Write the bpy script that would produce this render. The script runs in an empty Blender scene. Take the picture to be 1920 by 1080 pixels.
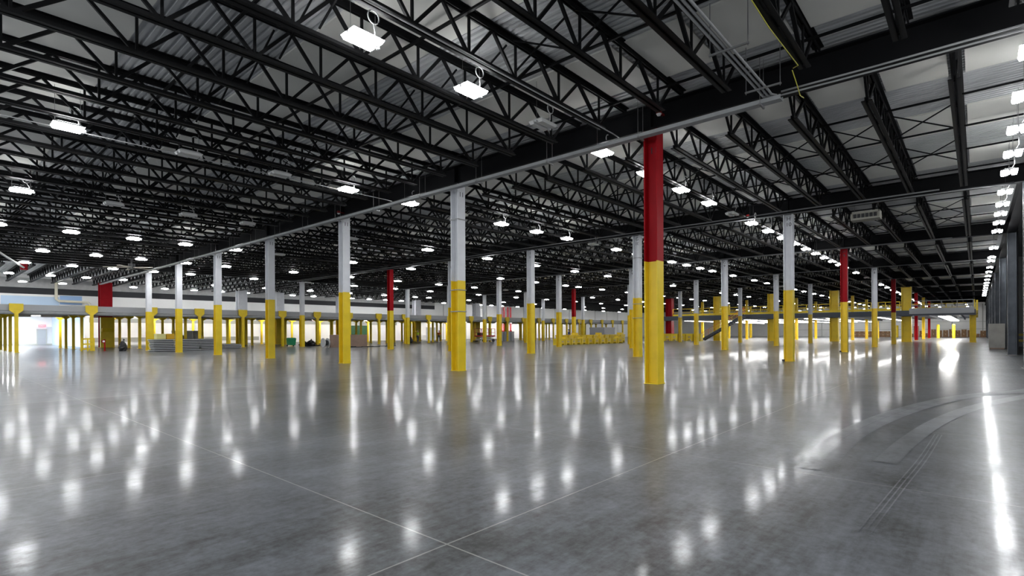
import bpy, math, random
from mathutils import Matrix, Vector
random.seed(7)
scn = bpy.context.scene
COL = scn.collection
PI = math.pi

# ------------------------------------------------------------------ materials
def mat(name, col, rough=0.5, metal=0.0, noise=0.0, nscale=3.0, spec=0.5, emit=None, estr=0.0, alpha=1.0):
    m = bpy.data.materials.new(name); m.use_nodes = True
    nt = m.node_tree; b = nt.nodes['Principled BSDF']
    b.inputs['Base Color'].default_value = (*col, 1)
    b.inputs['Roughness'].default_value = rough
    b.inputs['Metallic'].default_value = metal
    b.inputs['Specular IOR Level'].default_value = spec
    if noise:
        tc = nt.nodes.new('ShaderNodeTexCoord'); n = nt.nodes.new('ShaderNodeTexNoise')
        n.inputs['Scale'].default_value = nscale; n.inputs['Detail'].default_value = 5
        r = nt.nodes.new('ShaderNodeValToRGB')
        r.color_ramp.elements[0].position = 0.3; r.color_ramp.elements[1].position = 0.7
        r.color_ramp.elements[0].color = (*[max(0, c * (1 - noise)) for c in col], 1)
        r.color_ramp.elements[1].color = (*[min(1, c * (1 + noise)) for c in col], 1)
        nt.links.new(tc.outputs['Object'], n.inputs['Vector'])
        nt.links.new(n.outputs['Fac'], r.inputs['Fac']); nt.links.new(r.outputs['Color'], b.inputs['Base Color'])
    if emit:
        b.inputs['Emission Color'].default_value = (*emit, 1); b.inputs['Emission Strength'].default_value = estr
    b.inputs['Alpha'].default_value = alpha
    return m

M = {}
M['yellow'] = mat('yellow_paint', (.86, .62, .018), .42, noise=.08, nscale=2)
M['strobe'] = mat('strobe_red', (.25, .01, .01), .5)
M['red'] = mat('red_paint', (.34, .003, .009), .45, noise=.1, spec=.12)
M['white'] = mat('white_column_paint', (.74, .75, .78), .45, noise=.05)
M['steel'] = mat('black_steel_paint', (.006, .006, .0066), .5, noise=.2, spec=.14)
M['girder'] = mat('black_girder_paint', (.004, .004, .005), .6, noise=.2, spec=.2)
M['darksteel'] = mat('dark_mill_steel', (.075, .085, .1), .45, .35, noise=.35, nscale=1.2)
M['deck'] = mat('galvanised_deck', (.55, .555, .56), .55, 0.0, noise=.1, nscale=.8)
M['panel'] = mat('ceiling_panel_face', (.8, .79, .735), .9, noise=.04, nscale=1)
M['tray'] = mat('galvanised_tray', (.36, .37, .37), .55, .1, noise=.08)
M['conduit'] = mat('steel_conduit', (.34, .34, .34), .6, .1)
M['wall'] = mat('white_wall_paint', (.88, .875, .85), .75, noise=.03, nscale=.5)
M['wallgrey'] = mat('grey_wall_stripe', (.42, .42, .38), .8)
M['walldark'] = mat('dark_wall_band', (.02, .021, .025), .7)
M['wallblack'] = mat('black_wall_sheet', (.012, .012, .014), .7)
M['bandgrey'] = mat('grey_wall_top', (.46, .46, .45), .7, noise=.1)
M['paleblue'] = mat('pale_blue_wall', (.52, .66, .82), .7)
M['blue'] = mat('blue_patch', (.33, .5, .78), .7)
M['fascia'] = mat('grey_platform_steel', (.4, .41, .42), .5, .2)
M['fasciadark'] = mat('dark_platform_steel', (.07, .08, .1), .5, .2)
M['housing'] = mat('lamp_housing_white', (.7, .7, .7), .4)
M['lens'] = mat('lamp_lens_lit', (.9, .9, .9), .4, emit=(.97, .985, 1), estr=44)
M['uplight'] = mat('lamp_uplight_slot', (.9, .9, .9), .4, emit=(.97, .985, 1), estr=10)
M['lensoff'] = mat('lamp_lens_off', (.6, .6, .58), .35)
M['strip'] = mat('strip_light_lit', (.9, .9, .9), .4, emit=(1, .98, .95), estr=18)
M['stripbright'] = mat('added_wall_light', (.9, .9, .9), .4, emit=(1, .97, .92), estr=26)
M['alcove_light'] = mat('alcove_light_lit', (.9, .9, .9), .4, emit=(.95, .98, 1), estr=60)
M['pipedark'] = mat('dark_grey_pipe', (.15, .15, .155), .5, .2)
M['cream'] = mat('cream_pipe', (.7, .66, .52), .5)
M['cable'] = mat('white_cable', (.7, .7, .7), .5)
M['wire'] = mat('thin_wire', (.25, .25, .25), .4, .6)
M['black'] = mat('black_plastic', (.012, .012, .014), .4)
M['ink'] = mat('stencil_ink', (.03, .03, .035), .6)
M['door'] = mat('grey_door_paint', (.36, .38, .4), .5)
M['green'] = mat('green_plastic', (.02, .28, .12), .45)
M['darkgreen'] = mat('dark_green_door', (.015, .09, .03), .5)
M['carton'] = mat('brown_cardboard', (.3, .17, .09), .85, noise=.15)
M['board'] = mat('brown_board', (.32, .22, .17), .8, noise=.08)
M['timber'] = mat('pale_timber', (.6, .45, .28), .8, noise=.15)
M['trayrail'] = mat('silver_rail', (.62, .63, .64), .4, .4)
M['traydark'] = mat('dark_tray', (.03, .033, .033), .6)
M['paleyellow'] = mat('pale_yellow_crate', (.8, .74, .3), .6)
M['amber'] = mat('amber_crate', (.8, .45, .02), .6)
M['greybox'] = mat('grey_sheet_metal', (.36, .37, .4), .5, .2)
M['cabinet'] = mat('dusty_cabinet', (.36, .35, .32), .6, noise=.12, nscale=2)
M['skin'] = mat('skin', (.55, .33, .24), .6)
M['hivis'] = mat('hi_vis_yellow', (.6, .8, .03), .6)
M['orange'] = mat('hi_vis_orange', (.85, .22, .03), .6)
M['trousers'] = mat('grey_trousers', (.1, .11, .12), .8)
M['bluecloth'] = mat('blue_shirt', (.05, .12, .32), .8)
M['hatwhite'] = mat('white_hard_hat', (.8, .8, .8), .3)
M['liftred'] = mat('lift_red', (.55, .05, .05), .45)
M['cordyellow'] = mat('yellow_cord', (.6, .55, .06), .5)
M['exit'] = mat('exit_sign_face', (.8, .1, .12), .5, emit=(1, .12, .15), estr=1.2)
M['beige'] = mat('beige_unit', (.33, .32, .27), .6)
M['tile'] = mat('fan_blade', (.5, .46, .38), .5)

def floor_material(name='polished_concrete', dust=0.0, fade=(5.8, 9.5)):
    m = bpy.data.materials.new(name); m.use_nodes = True
    nt = m.node_tree; N = nt.nodes; L = nt.links; b = N['Principled BSDF']
    geo = N.new('ShaderNodeNewGeometry'); sep = N.new('ShaderNodeSeparateXYZ'); L.new(geo.outputs['Position'], sep.inputs[0])
    def math_(op, a, c=None, d=None):
        n = N.new('ShaderNodeMath'); n.operation = op
        for i, v in enumerate((a, c, d)):
            if v is None: continue
            if isinstance(v, (int, float)): n.inputs[i].default_value = v
            else: L.new(v, n.inputs[i])
        return n.outputs[0]
    def noise(scale, detail=4, rough=.55, stretch=None):
        n = N.new('ShaderNodeTexNoise'); n.inputs['Scale'].default_value = scale
        n.inputs['Detail'].default_value = detail; n.inputs['Roughness'].default_value = rough
        if stretch:
            mp = N.new('ShaderNodeMapping'); mp.inputs['Scale'].default_value = stretch[0]
            mp.inputs['Rotation'].default_value = (0, 0, stretch[1])
            L.new(geo.outputs['Position'], mp.inputs[0]); L.new(mp.outputs[0], n.inputs['Vector'])
        else: L.new(geo.outputs['Position'], n.inputs['Vector'])
        return n.outputs['Fac']
    big = noise(.5, 8, .68); mid = noise(2.6, 9, .72); fine = noise(14, 5, .7)
    streak = noise(1.6, 5, .6, ((.35, 2.6, 1), .72)); scr = noise(5.5, 6, .7, ((.28, 3.2, 1), .95))
    s = math_('ADD', math_('MULTIPLY', big, .9), math_('MULTIPLY', mid, .5))
    s = math_('ADD', s, math_('ADD', math_('MULTIPLY', streak, .35), math_('MULTIPLY', scr, .4))); s = math_('ADD', s, math_('MULTIPLY', fine, .55))
    ramp = N.new('ShaderNodeValToRGB'); e = ramp.color_ramp.elements
    e[0].position = .78; e[0].color = (.040, .040, .037, 1); e[1].position = 1.32; e[1].color = (.165, .175, .19, 1)
    mr = N.new('ShaderNodeMapRange'); mr.inputs[1].default_value = 1.1; mr.inputs[2].default_value = 1.58
    L.new(s, mr.inputs[0]); e[0].position = .1; e[1].position = .95
    L.new(mr.outputs[0], ramp.inputs[0])
    # later pour with a lighter polish beyond the second joint
    far = math_('GREATER_THAN', sep.outputs['Y'], 14.08)
    mixf = N.new('ShaderNodeMix'); mixf.data_type = 'RGBA'; mixf.blend_type = 'MIX'
    L.new(math_('MULTIPLY', far, .45), mixf.inputs[0]); L.new(ramp.outputs[0], mixf.inputs[6]); mixf.inputs[7].default_value = (.2, .21, .23, 1)
    # saw-cut joints
    def joint(axis, off, period, width):
        t = math_('SUBTRACT', sep.outputs[axis], off)
        t = math_('PINGPONG', t, period / 2)
        return math_('LESS_THAN', t, width)
    jx = joint('X', 2.25, 3.35, .005)
    jy = joint('Y', 2.55, 3.76, .005)
    big2 = math_('LESS_THAN', math_('ABSOLUTE', math_('SUBTRACT', sep.outputs['X'], 2.25)), .006)
    big3 = math_('LESS_THAN', math_('ABSOLUTE', math_('SUBTRACT', sep.outputs['Y'], 2.55)), .006)
    big4 = math_('LESS_THAN', math_('ABSOLUTE', math_('SUBTRACT', sep.outputs['Y'], 14.08)), .03)
    strong = math_('MAXIMUM', math_('MAXIMUM', big2, big3), big4)
    soft = math_('MULTIPLY', math_('MAXIMUM', jx, jy), .35)
    j = math_('MAXIMUM', math_('MULTIPLY', strong, .48), soft)
    mixj = N.new('ShaderNodeMix'); mixj.data_type = 'RGBA'
    L.new(j, mixj.inputs[0]); L.new(mixf.outputs[2], mixj.inputs[6]); mixj.inputs[7].default_value = (.46, .45, .41, 1)
    base = mixj.outputs[2]
    if dust:
        fd = N.new('ShaderNodeMapRange'); fd.inputs[1].default_value = fade[0]; fd.inputs[2].default_value = fade[1]; L.new(sep.outputs['X'], fd.inputs[0])
        dn = N.new('ShaderNodeMapRange'); dn.inputs[1].default_value = .3; dn.inputs[2].default_value = .62; dn.inputs[3].default_value = .35; L.new(mid, dn.inputs[0])
        dk = math_('MULTIPLY', math_('MULTIPLY', fd.outputs[0], dn.outputs[0]), dust)
        mixd = N.new('ShaderNodeMix'); mixd.data_type = 'RGBA'; L.new(dk, mixd.inputs[0]); L.new(base, mixd.inputs[6]); mixd.inputs[7].default_value = (.3, .31, .325, 1)
        base = mixd.outputs[2]
    L.new(base, b.inputs['Base Color'])
    r = math_('MULTIPLY_ADD', mid, .18, .24)
    L.new(r, b.inputs['Roughness'])
    b.inputs['Specular IOR Level'].default_value = .1
    b.inputs['Coat IOR'].default_value = 1.33
    cw = N.new('ShaderNodeMapRange'); cw.inputs[1].default_value = .36; cw.inputs[2].default_value = .66; cw.inputs[3].default_value = .03; cw.inputs[4].default_value = .55
    L.new(math_('ADD', math_('ADD', math_('MULTIPLY', streak, .25), math_('MULTIPLY', scr, .5)), math_('MULTIPLY', fine, .25)), cw.inputs[0]); L.new(math_('MULTIPLY', cw.outputs[0], math_('SUBTRACT', 1.0, dk)) if dust else cw.outputs[0], b.inputs['Coat Weight'])
    dist = N.new('ShaderNodeMapRange'); dist.inputs[1].default_value = 14.0; dist.inputs[2].default_value = 24; dist.inputs[3].default_value = 1; dist.inputs[4].default_value = .45
    L.new(math_('MAXIMUM', sep.outputs['Y'], math_('MULTIPLY', sep.outputs['X'], .8)), dist.inputs[0])
    L.new(math_('MULTIPLY', math_('MULTIPLY_ADD', mid, .15, .035), dist.outputs[0]), b.inputs['Coat Roughness'])
    bump = N.new('ShaderNodeBump'); bump.inputs['Strength'].default_value = .02; bump.inputs['Distance'].default_value = .01
    L.new(math_('ADD', math_('MULTIPLY', scr, .04), math_('MULTIPLY', fine, .16)), bump.inputs['Height']); L.new(bump.outputs[0], b.inputs['Normal']); L.new(bump.outputs[0], b.inputs['Coat Normal'])
    return m
M['floor'] = floor_material()

M['dust'] = floor_material('tyre_dust', 1.0)
M['dustsoft'] = floor_material('soft_tyre_dust', .55)
M['dustfaint'] = floor_material('faint_tyre_dust', .45, (4.2, 5.2))

# ------------------------------------------------------------------ mesh builder
class MB:
    def __init__(s): s.v = []; s.f = []
    def add(s, vs, fs):
        b = len(s.v); s.v += [tuple(v) for v in vs]; s.f += [tuple(b + i for i in f) for f in fs]; return s
    def box(s, x0, y0, z0, x1, y1, z1):
        return s.add([(x0,y0,z0),(x1,y0,z0),(x1,y1,z0),(x0,y1,z0),(x0,y0,z1),(x1,y0,z1),(x1,y1,z1),(x0,y1,z1)],
                     [(0,3,2,1),(4,5,6,7),(0,1,5,4),(1,2,6,5),(2,3,7,6),(3,0,4,7)])
    def bar(s, p, q, w, h, side=(0,1,0)):
        p = Vector(p); q = Vector(q); d = (q - p).normalized(); sd = Vector(side); sd = (sd - d * sd.dot(d)).normalized(); up = d.cross(sd)
        c = [sd*a*w/2 + up*bq*h/2 for a, bq in ((-1,-1),(1,-1),(1,1),(-1,1))]
        vs = [p + k for k in c] + [q + k for k in c]
        return s.add(vs, [(0,1,2,3),(4,7,6,5),(0,4,5,1),(1,5,6,2),(2,6,7,3),(3,7,4,0)])
    def tube(s, pts, r, n=8, closed=False):
        pts = [Vector(p) for p in pts]; rings = []
        for i, p in enumerate(pts):
            a = pts[i-1] if (i or closed) else p; c = pts[(i+1) % len(pts)] if (i < len(pts)-1 or closed) else p
            d = (c - a).normalized(); ref = Vector((0,0,1)) if abs(d.z) < .9 else Vector((1,0,0))
            u = d.cross(ref).normalized(); w = d.cross(u)
            rings.append([p + (u*math.cos(2*PI*k/n) + w*math.sin(2*PI*k/n))*(r[i] if isinstance(r, list) else r) for k in range(n)])
        b = len(s.v); s.v += [tuple(v) for g in rings for v in g]
        m = len(rings)
        for i in range(m if closed else m-1):
            j = (i+1) % m
            for k in range(n): s.f.append((b+i*n+k, b+i*n+(k+1)%n, b+j*n+(k+1)%n, b+j*n+k))
        if not closed:
            s.f.append(tuple(b+k for k in reversed(range(n)))); s.f.append(tuple(b+(m-1)*n+k for k in range(n)))
        return s
    def prism(s, prof, z0, z1):
        n = len(prof)
        return s.add([(x,y,z0) for x,y in prof] + [(x,y,z1) for x,y in prof],
                     [tuple(reversed(range(n))), tuple(range(n,2*n))] + [(i,(i+1)%n,n+(i+1)%n,n+i) for i in range(n)])
    def frustum(s, x0,y0,x1,y1,z0, X0,Y0,X1,Y1,z1):
        return s.add([(x0,y0,z0),(x1,y0,z0),(x1,y1,z0),(x0,y1,z0),(X0,Y0,z1),(X1,Y0,z1),(X1,Y1,z1),(X0,Y1,z1)],
                     [(0,3,2,1),(4,5,6,7),(0,1,5,4),(1,2,6,5),(2,3,7,6),(3,0,4,7)])
    def mesh(s, name, m, smooth=False):
        me = bpy.data.meshes.new(name); me.from_pydata(s.v, [], s.f); me.update()
        me.materials.append(M[m] if isinstance(m, str) else m)
        if smooth:
            for p in me.polygons: p.use_smooth = True
        return me
def link(name, me, parent=None, loc=(0,0,0), rz=0):
    o = bpy.data.objects.new(name, me); COL.objects.link(o); o.location = loc; o.rotation_euler = (0,0,rz)
    if parent: o.parent = parent
    return o
def part(name, mb, m, parent, loc=(0,0,0), smooth=False): return link(name, mb.mesh(name, m, smooth), parent, loc)
def tag(o, label, cat, group=None, kind='thing'):
    o['label'] = label; o['category'] = cat; o['kind'] = kind
    if group: o['group'] = group
    return o
def thing(name, label, cat, loc=(0,0,0), rz=0, group=None): return tag(link(name, None, None, loc, rz), label, cat, group)
def struct(name, mb, m, label=None):
    o = link(name, mb.mesh(name, m)); o['kind'] = 'structure'
    if label: o['label'] = label
    return o
def copy_thing(src, loc, rz=0, label=None, group=None):
    r = src.copy(); COL.objects.link(r); r.location = loc; r.rotation_euler = (0,0,rz)
    if label: r['label'] = label
    if group: r['group'] = group
    for ch in src.children:
        c = ch.copy(); COL.objects.link(c); c.parent = r
        for g in ch.children:
            d = g.copy(); COL.objects.link(d); d.parent = c
    return r
ONES = 'zeroth first second third fourth fifth sixth seventh eighth ninth tenth eleventh twelfth thirteenth fourteenth fifteenth sixteenth seventeenth eighteenth nineteenth'.split()
TENS = {20: 'twent', 30: 'thirt', 40: 'fort', 50: 'fift', 60: 'sixt'}
def nth(n):
    if n < 20: return ONES[n]
    t = n // 10 * 10
    return TENS[t] + 'ieth' if n % 10 == 0 else TENS[t] + 'y-' + ONES[n % 10]
def text_part(name, body, size, m, parent, origin, right, up, space=1.0):
    cu = bpy.data.curves.new(name, 'FONT'); cu.body = body; cu.size = size; cu.align_x = 'CENTER'; cu.align_y = 'CENTER'
    cu.extrude = .002; cu.space_line = space
    t = bpy.data.objects.new(name, cu); COL.objects.link(t)
    bpy.context.view_layer.update()
    me = bpy.data.meshes.new_from_object(t.evaluated_get(bpy.context.evaluated_depsgraph_get()))
    bpy.data.objects.remove(t)
    me.materials.clear(); me.materials.append(M[m])
    o = link(name, me, parent)
    R = Vector(right); U = Vector(up); Nn = R.cross(U)
    o.matrix_local = Matrix(((R.x,U.x,Nn.x,origin[0]),(R.y,U.y,Nn.y,origin[1]),(R.z,U.z,Nn.z,origin[2]),(0,0,0,1)))
    return o

# ------------------------------------------------------------------ camera
FPX, HZ, EYE, TH, ROLL = 987.89, 623.18, 1.3545, .723128791, -.00462147
cam = bpy.data.cameras.new('camera'); co = bpy.data.objects.new('camera', cam); COL.objects.link(co); scn.camera = co
cam.sensor_width = 36; cam.lens = FPX / 1920 * 36; cam.shift_y = (HZ - 540) / 1920; cam.clip_start = .05; cam.clip_end = 500
co.matrix_world = Matrix.Translation((0,0,EYE)) @ Matrix.Rotation(TH - PI/2, 4, 'Z') @ Matrix.Rotation(PI/2, 4, 'X') @ Matrix.Rotation(ROLL, 4, 'Z')
def proj(x, y, z):
    c, s = math.cos(TH), math.sin(TH); Z = x*c + y*s; a = x*s - y*c
    if Z < .3: return None
    return 960 + FPX*a/Z, HZ - FPX*(z-EYE)/Z, Z
def inview(pts, pad=15):
    ok = False
    for p in pts:
        q = proj(*p)
        if q and -pad < q[0] < 1920+pad and -pad < q[1] < 1080+pad: return True
    return False

# ------------------------------------------------------------------ grid
X0, Y0, SX, SY = 12.79, 6.33, 13.2046, 7.5
GX = lambda i: X0 + i*SX
GY = lambda n: Y0 + n*SY
ZB, ZT, ZDECK = 6.6, 7.24, 7.36
YTR = GY(6) + .0                # transverse girder
YBACK = 71.0
XEND = 150.0

# ------------------------------------------------------------------ shell
fm = MB().box(-14, -14, -.2, XEND+2, 95, -.1); nx_, ny_ = 56, 37
fm.add([(-14+(XEND+16)*i/nx_, -14+109*j/ny_, 0) for j in range(ny_+1) for i in range(nx_+1)],
       [(j*(nx_+1)+i, j*(nx_+1)+i+1, (j+1)*(nx_+1)+i+1, (j+1)*(nx_+1)+i) for j in range(ny_) for i in range(nx_)])
struct('floor', fm, 'floor')
mb = MB(); pitch = .15; x = -.6; prof = []
while x < XEND:
    prof += [(x, ZDECK), (x+.075, ZDECK), (x+.095, ZDECK+.05), (x+.13, ZDECK+.05)]; x += pitch
vs = []; fs = []
for i, (px, pz) in enumerate(prof): vs += [(px, -12, pz), (px, YBACK+.3, pz)]
for i in range(len(prof)-1): fs.append((2*i, 2*i+1, 2*i+3, 2*i+2))
mb.add(vs, fs); mb.box(-.6, -12, ZDECK+.06, XEND, YBACK+.3, ZDECK+.09)
struct('ceiling', mb, 'deck')
# back wall with an opening under the platform into the white alcove
w = MB(); w.box(11.9, YBACK, 0, XEND, YBACK+.3, ZDECK+.06); w.box(-6, YBACK, 3.4, 11.9, YBACK+.3, ZDECK+.06)
struct('wall_back', w, 'wall')
struct('wall_alcove', MB().box(-6, 91, 0, 12.2, 91.3, 5), 'wall')
a = MB().box(-6, 91 - .03, 0, 12, 91 - .001, 2.35); struct('trim_1', a, mat('alcove_lower', (.6, .61, .63), .7))
struct('wall_alcove_side', MB().box(11.9, YBACK+.3, 0, 12.2, 91, 5), 'paleblue')
struct('ceiling_alcove', MB().box(-6, YBACK+.3, 3.9, 12.2, 91.3, 4.0), 'wall')
struct('baseboard_back', MB().box(12.25, YBACK-.03, 0, 100, YBACK-.001, .16), 'wallgrey')
struct('baseboard_alcove', MB().box(-6, 90.94, 0, 11.9, 90.969, .18), 'wallgrey')
struct('trim_2', MB().box(-6, YBACK-.06, 5.42, 60, YBACK-.001, 6.05), 'walldark', 'dark band along the upper back wall')
struct('trim_3', MB().box(-6, YBACK-.08, 6.05, 60, YBACK-.001, 7.0), 'bandgrey', 'grey sheet along the top of the back wall')
struct('trim_4', MB().box(12.3, YBACK-.02, 2.62, 52, YBACK-.001, 3.05), 'wallgrey', 'grey stripe on the back wall')
struct('trim_5', MB().box(12.3, YBACK-.02, .5, 30, YBACK-.001, .98), 'wallgrey', 'lower grey stripe on the back wall')
struct('trim_6', MB().box(9.9, YBACK-.02, 4.45, 11.7, YBACK-.001, 5.36), 'blue', 'blue patch on the upper back wall')
struct('trim_7', MB().box(5.5, YBACK-.02, 3.9, 9.85, YBACK-.001, 5.2), 'paleblue', 'pale blue patch on the upper back wall')
seam = MB()
for k in range(14): seam.box(62+k*5.5, YBACK-.03, 0, 62.12+k*5.5, YBACK-.001, 7)
struct('trim_8', seam, 'wallgrey', 'vertical panel seams of the white back wall')
for k in range(3):
    pass
struct('wall_end', MB().box(XEND, -14, 0, XEND+.3, YBACK, ZDECK+.06), 'wall')
seam = MB()
for k in range(7): seam.box(XEND-.03, -1+k*5, 0, XEND-.001, -.85+k*5, 7)
for z in (1.6, 3.2): seam.box(XEND-.025, -3, z, XEND-.001, 36, z+.06)
struct('trim_9', seam, 'wallgrey', 'panel seams of the far end wall')
struct('wall_right', MB().box(GX(2)+1.0, -1.72, 0, XEND, -1.62, ZDECK), 'wallblack')
struct('wall_side', MB().box(60, -12, 0, 60.2, -1.75, ZDECK), 'wall')
struct('wall_side_far', MB().box(20, -12.2, 0, 60, -12, ZDECK), 'wallblack')
# doors in the setting
def door(n, x0, x1, h, y, m, label):
    d = struct('door_%d' % n, MB().box(x0, y-.04, 0, x1, y-.001, h), m, label)
    f = MB().box(x0-.08, y-.07, 0, x0, y, h+.08); f.box(x1, y-.07, 0, x1+.08, y, h+.08); f.box(x0-.08, y-.07, h, x1+.08, y, h+.08)
    part('door_frame', f, 'wallgrey', d)
    part('door_handle', MB().box(x1-.14, y-.1, 1.0, x1-.06, y-.04, 1.05), 'conduit', d)
    return d
d = door(1, 10.45, 11.3, 2.0, 90.97, 'door', 'grey double-panel door at the end of the white alcove')
part('lower_panel', MB().box(10.55, 90.9, .1, 11.2, 90.93, .95), 'greybox', d)
door(2, 43.3, 46.6, 2.5, YBACK, 'darkgreen', 'dark green dock door in the back wall')
door(3, 58.2, 60.1, 2.2, YBACK, 'door', 'grey door in the back wall behind the platform posts')
door(4, 55.9, 56.9, 2.2, YBACK, 'black', 'dark narrow doorway in the back wall')
e = thing('exit_sign', 'small red exit sign above the grey alcove door', 'sign', (10.9, 90.9, 2.3))
part('sign_box', MB().box(-.35, -.04, 0, .35, .04, .34), 'exit', e)
text_part('lettering', 'EXIT', .26, 'hatwhite', e, (0, -.045, .17), (1,0,0), (0,0,1))

# ------------------------------------------------------------------ columns
def hprof(d, bf, tf=.028, tw=.022):
    a, b = bf/2, d/2
    return [(-a,-b),(a,-b),(a,-b+tf),(tw/2,-b+tf),(tw/2,b-tf),(a,b-tf),(a,b),(-a,b),(-a,b-tf),(-tw/2,b-tf),(-tw/2,-b+tf),(-a,-b+tf)]
P = hprof(.37, .36)
ME = {'lo': MB().prism(P, .02, 3.19).mesh('lower_section', 'yellow'), 'up': MB().prism(P, 3.19, ZB-.02).mesh('upper_section', 'white'),
      'upr': MB().prism(P, 3.19, ZB-.02).mesh('upper_section', 'red'), 'upy': MB().prism(P, 3.19, ZB-.02).mesh('upper_section', 'yellow'),
      'bp': MB().box(-.2,-.2,0,.2,.2,.02).mesh('base_plate', 'yellow'), 'cp': MB().box(-.22,-.22,ZB-.02,.22,.22,ZB).mesh('cap_plate', 'steel'),
      'lor': MB().prism(P, .02, 3.19).mesh('lower_section', 'red')}
Q = hprof(.95, 1.0, .09, .5)
for k, (m, z0, z1) in {'wlo': ('yellow', .02, 3.19), 'wup': ('white', 3.19, ZB-.02), 'wupr': ('red', 3.19, ZB-.02), 'wupy': ('yellow', 3.19, ZB-.02), 'wlor': ('red', .02, 3.19)}.items():
    ME[k] = MB().prism(Q, z0, z1).mesh('lower_section' if 'lo' in k else 'upper_section', m)
def strap(z, h=.37, c='conduit'):
    b = MB(); q = h/2 + .012
    b.tube([(-q,-q,z),(q,-q,z),(q,q,z),(-q,q,z)], .02, 6, True); return b
ROWN = ['the nearest row, marked 11', 'the second row, marked 10', 'the third row', 'the fourth row', 'the fifth row', 'the sixth row', 'the seventh row', 'the eighth row', 'the added row by the back wall']
LET = 'HGFEDCBA'
reds = {(0,0), (2,0), (1,4), (3,4), (4,0)}
nocol = {(1,5), (4,4)}
def column(i, n):
    red = (i, n) in reds
    if i <= 4: up, lo, cw = ('upr' if red else 'up'), 'lo', ('red and yellow' if red else 'white and yellow')
    else:
        allred = (i, n) in {(6,0), (8,0)}; up, lo, cw = ('upr','lor','all-red') if allred else ('upy','lo','all-yellow')
    if (i, n) == (0, 0): lab = 'tall red and yellow steel column nearest the camera, marked 11'
    elif (i, n) == (1, 0): lab = 'white and yellow steel column marked H 10'
    elif (i, n) == (1, 1): lab = 'white and yellow steel column marked G 10'
    elif i == 0: lab = 'white and yellow steel column, %s to the left of the near red column' % nth(n)
    else: lab = '%s steel column in %s, %s from the right wall' % (cw, ROWN[i].split(',')[0], nth(n+1))
    t = thing('steel_column', lab, 'column', (GX(i), GY(n), 0), 0, 'steel columns of ' + ROWN[i].split(',')[0])
    for nm, k in (('base_plate','bp'),('lower_section',lo),('upper_section',up),('cap_plate','cp')): link(nm, ME[k], t)
    if i <= 4 and n <= 4:
        num = str(11-i)
        if i == 0 and n > 0: text_part('number', num, .24, 'ink', t, (.0,-.188,6.22), (1,0,0), (0,0,1))
        elif i == 0: text_part('number', num, .24, 'ink', t, (-.0135,-.02,6.08), (0,-1,0), (0,0,1))
        else: text_part('number', LET[n] + '\n' + num, .24, 'ink', t, (-.0135,0,6.26), (0,-1,0), (0,0,1), 1.05)
    if (i, n) in ((0,1), (1,1)):
        for z in (2.86, 2.1, 5.35): part('strap', strap(z), 'conduit', t)
    if i == 1 and n == 0 or i == 2 and n == 0:
        part('foot_clip', MB().box(-.24,.14,0,-.19,.24,.09), 'ink', t)
for i in range(5):
    for n in range(7):
        if (i, n) not in nocol: column(i, n)
for i in (6, 7, 8):
    for n in range(5): column(i, n)
def wide(x, y, lo, up, lab, grp=None, collar=False):
    t = thing('wide_column', lab, 'column', (x, y, 0), 0, grp)
    link('lower_section', ME[lo], t); link('upper_section', ME[up], t)
    part('base_plate', MB().box(-.55,-.52,0,.55,.52,.02), 'yellow', t)
    if collar: part('collar', MB().box(-.62,-.6,3.04,.62,.6,3.7), 'fasciadark', t)
    return t
for n in range(4):
    wide(GX(5), GY(n), 'wlo', 'wupy', 'wide all-yellow column through the far platform edge, %s from the right' % nth(n+1), 'wide columns of the far platform', True)
wide(GX(5), GY(4), 'wlor', 'wupr', 'wide dark red column at the left of the far platform', 'wide columns of the far platform', True)
for i in range(1, 5): wide(GX(i), GY(8), 'wlo', 'wup', 'wide white column with yellow foot by the back wall, %s from the left' % nth(i), 'wide columns by the back wall')
wide(30.5, GY(8), 'wlo', 'wup', 'wide white column near the back wall, between the first and second wide ones', 'wide columns by the back wall')
t = wide(GX(0), GY(8), 'wlor', 'wupr', 'wide red column with a yellow guard by the back wall at left', 'wide columns by the back wall')
part('yellow_guard', MB().box(-.56,-.95,.02,.56,-.55,3.05), 'yellow', t)
part('guard_shelf', MB().frustum(-.5,-1.1,.5,-.95,1.6,-.5,-1.25,.5,-.95,1.95), 'yellow', t)
# bare dark columns along the right wall
for i in range(1, 10):
    t = thing('dark_steel_column', 'bare dark grey steel column along the right wall, %s from the camera' % nth(i), 'column', (GX(i), -1.42, 0), 0, 'dark columns along the right wall')
    part('shaft', MB().prism(hprof(.36, .38, .035, .03), .02, ZB), 'darksteel', t)
    part('base_plate', MB().box(-.24,-.19,0,.24,.24,.02), 'cabinet', t)

# ------------------------------------------------------------------ girders
def girder(name, a, b, axis, lab, grp='main roof girders'):
    prof = [(-.19,ZB),(.19,ZB),(.19,ZB+.035),(.02,ZB+.035),(.02,ZT-.03),(.19,ZT-.03),(.19,ZT),(-.19,ZT),(-.19,ZT-.03),(-.02,ZT-.03),(-.02,ZB+.035),(-.19,ZB+.035)]
    g = MB(); n = len(prof)
    if axis == 'Y': vs = [(a[0]+u, a[1], z) for u, z in prof] + [(a[0]+u, b[1], z) for u, z in prof]
    else: vs = [(a[0], a[1]+u, z) for u, z in prof] + [(b[0], a[1]+u, z) for u, z in prof]
    g.add(vs, [tuple(range(n)), tuple(reversed(range(n,2*n)))] + [(i,(i+1)%n,n+(i+1)%n,n+i) for i in range(n)])
    t = thing(name, lab, 'girder', (0,0,0), 0, grp)
    part('beam', g, 'girder', t)
    return t
GN = ['nearest', 'second', 'third', 'fourth', 'fifth', 'sixth', 'seventh', 'eighth', 'ninth', 'tenth', 'eleventh']
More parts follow.
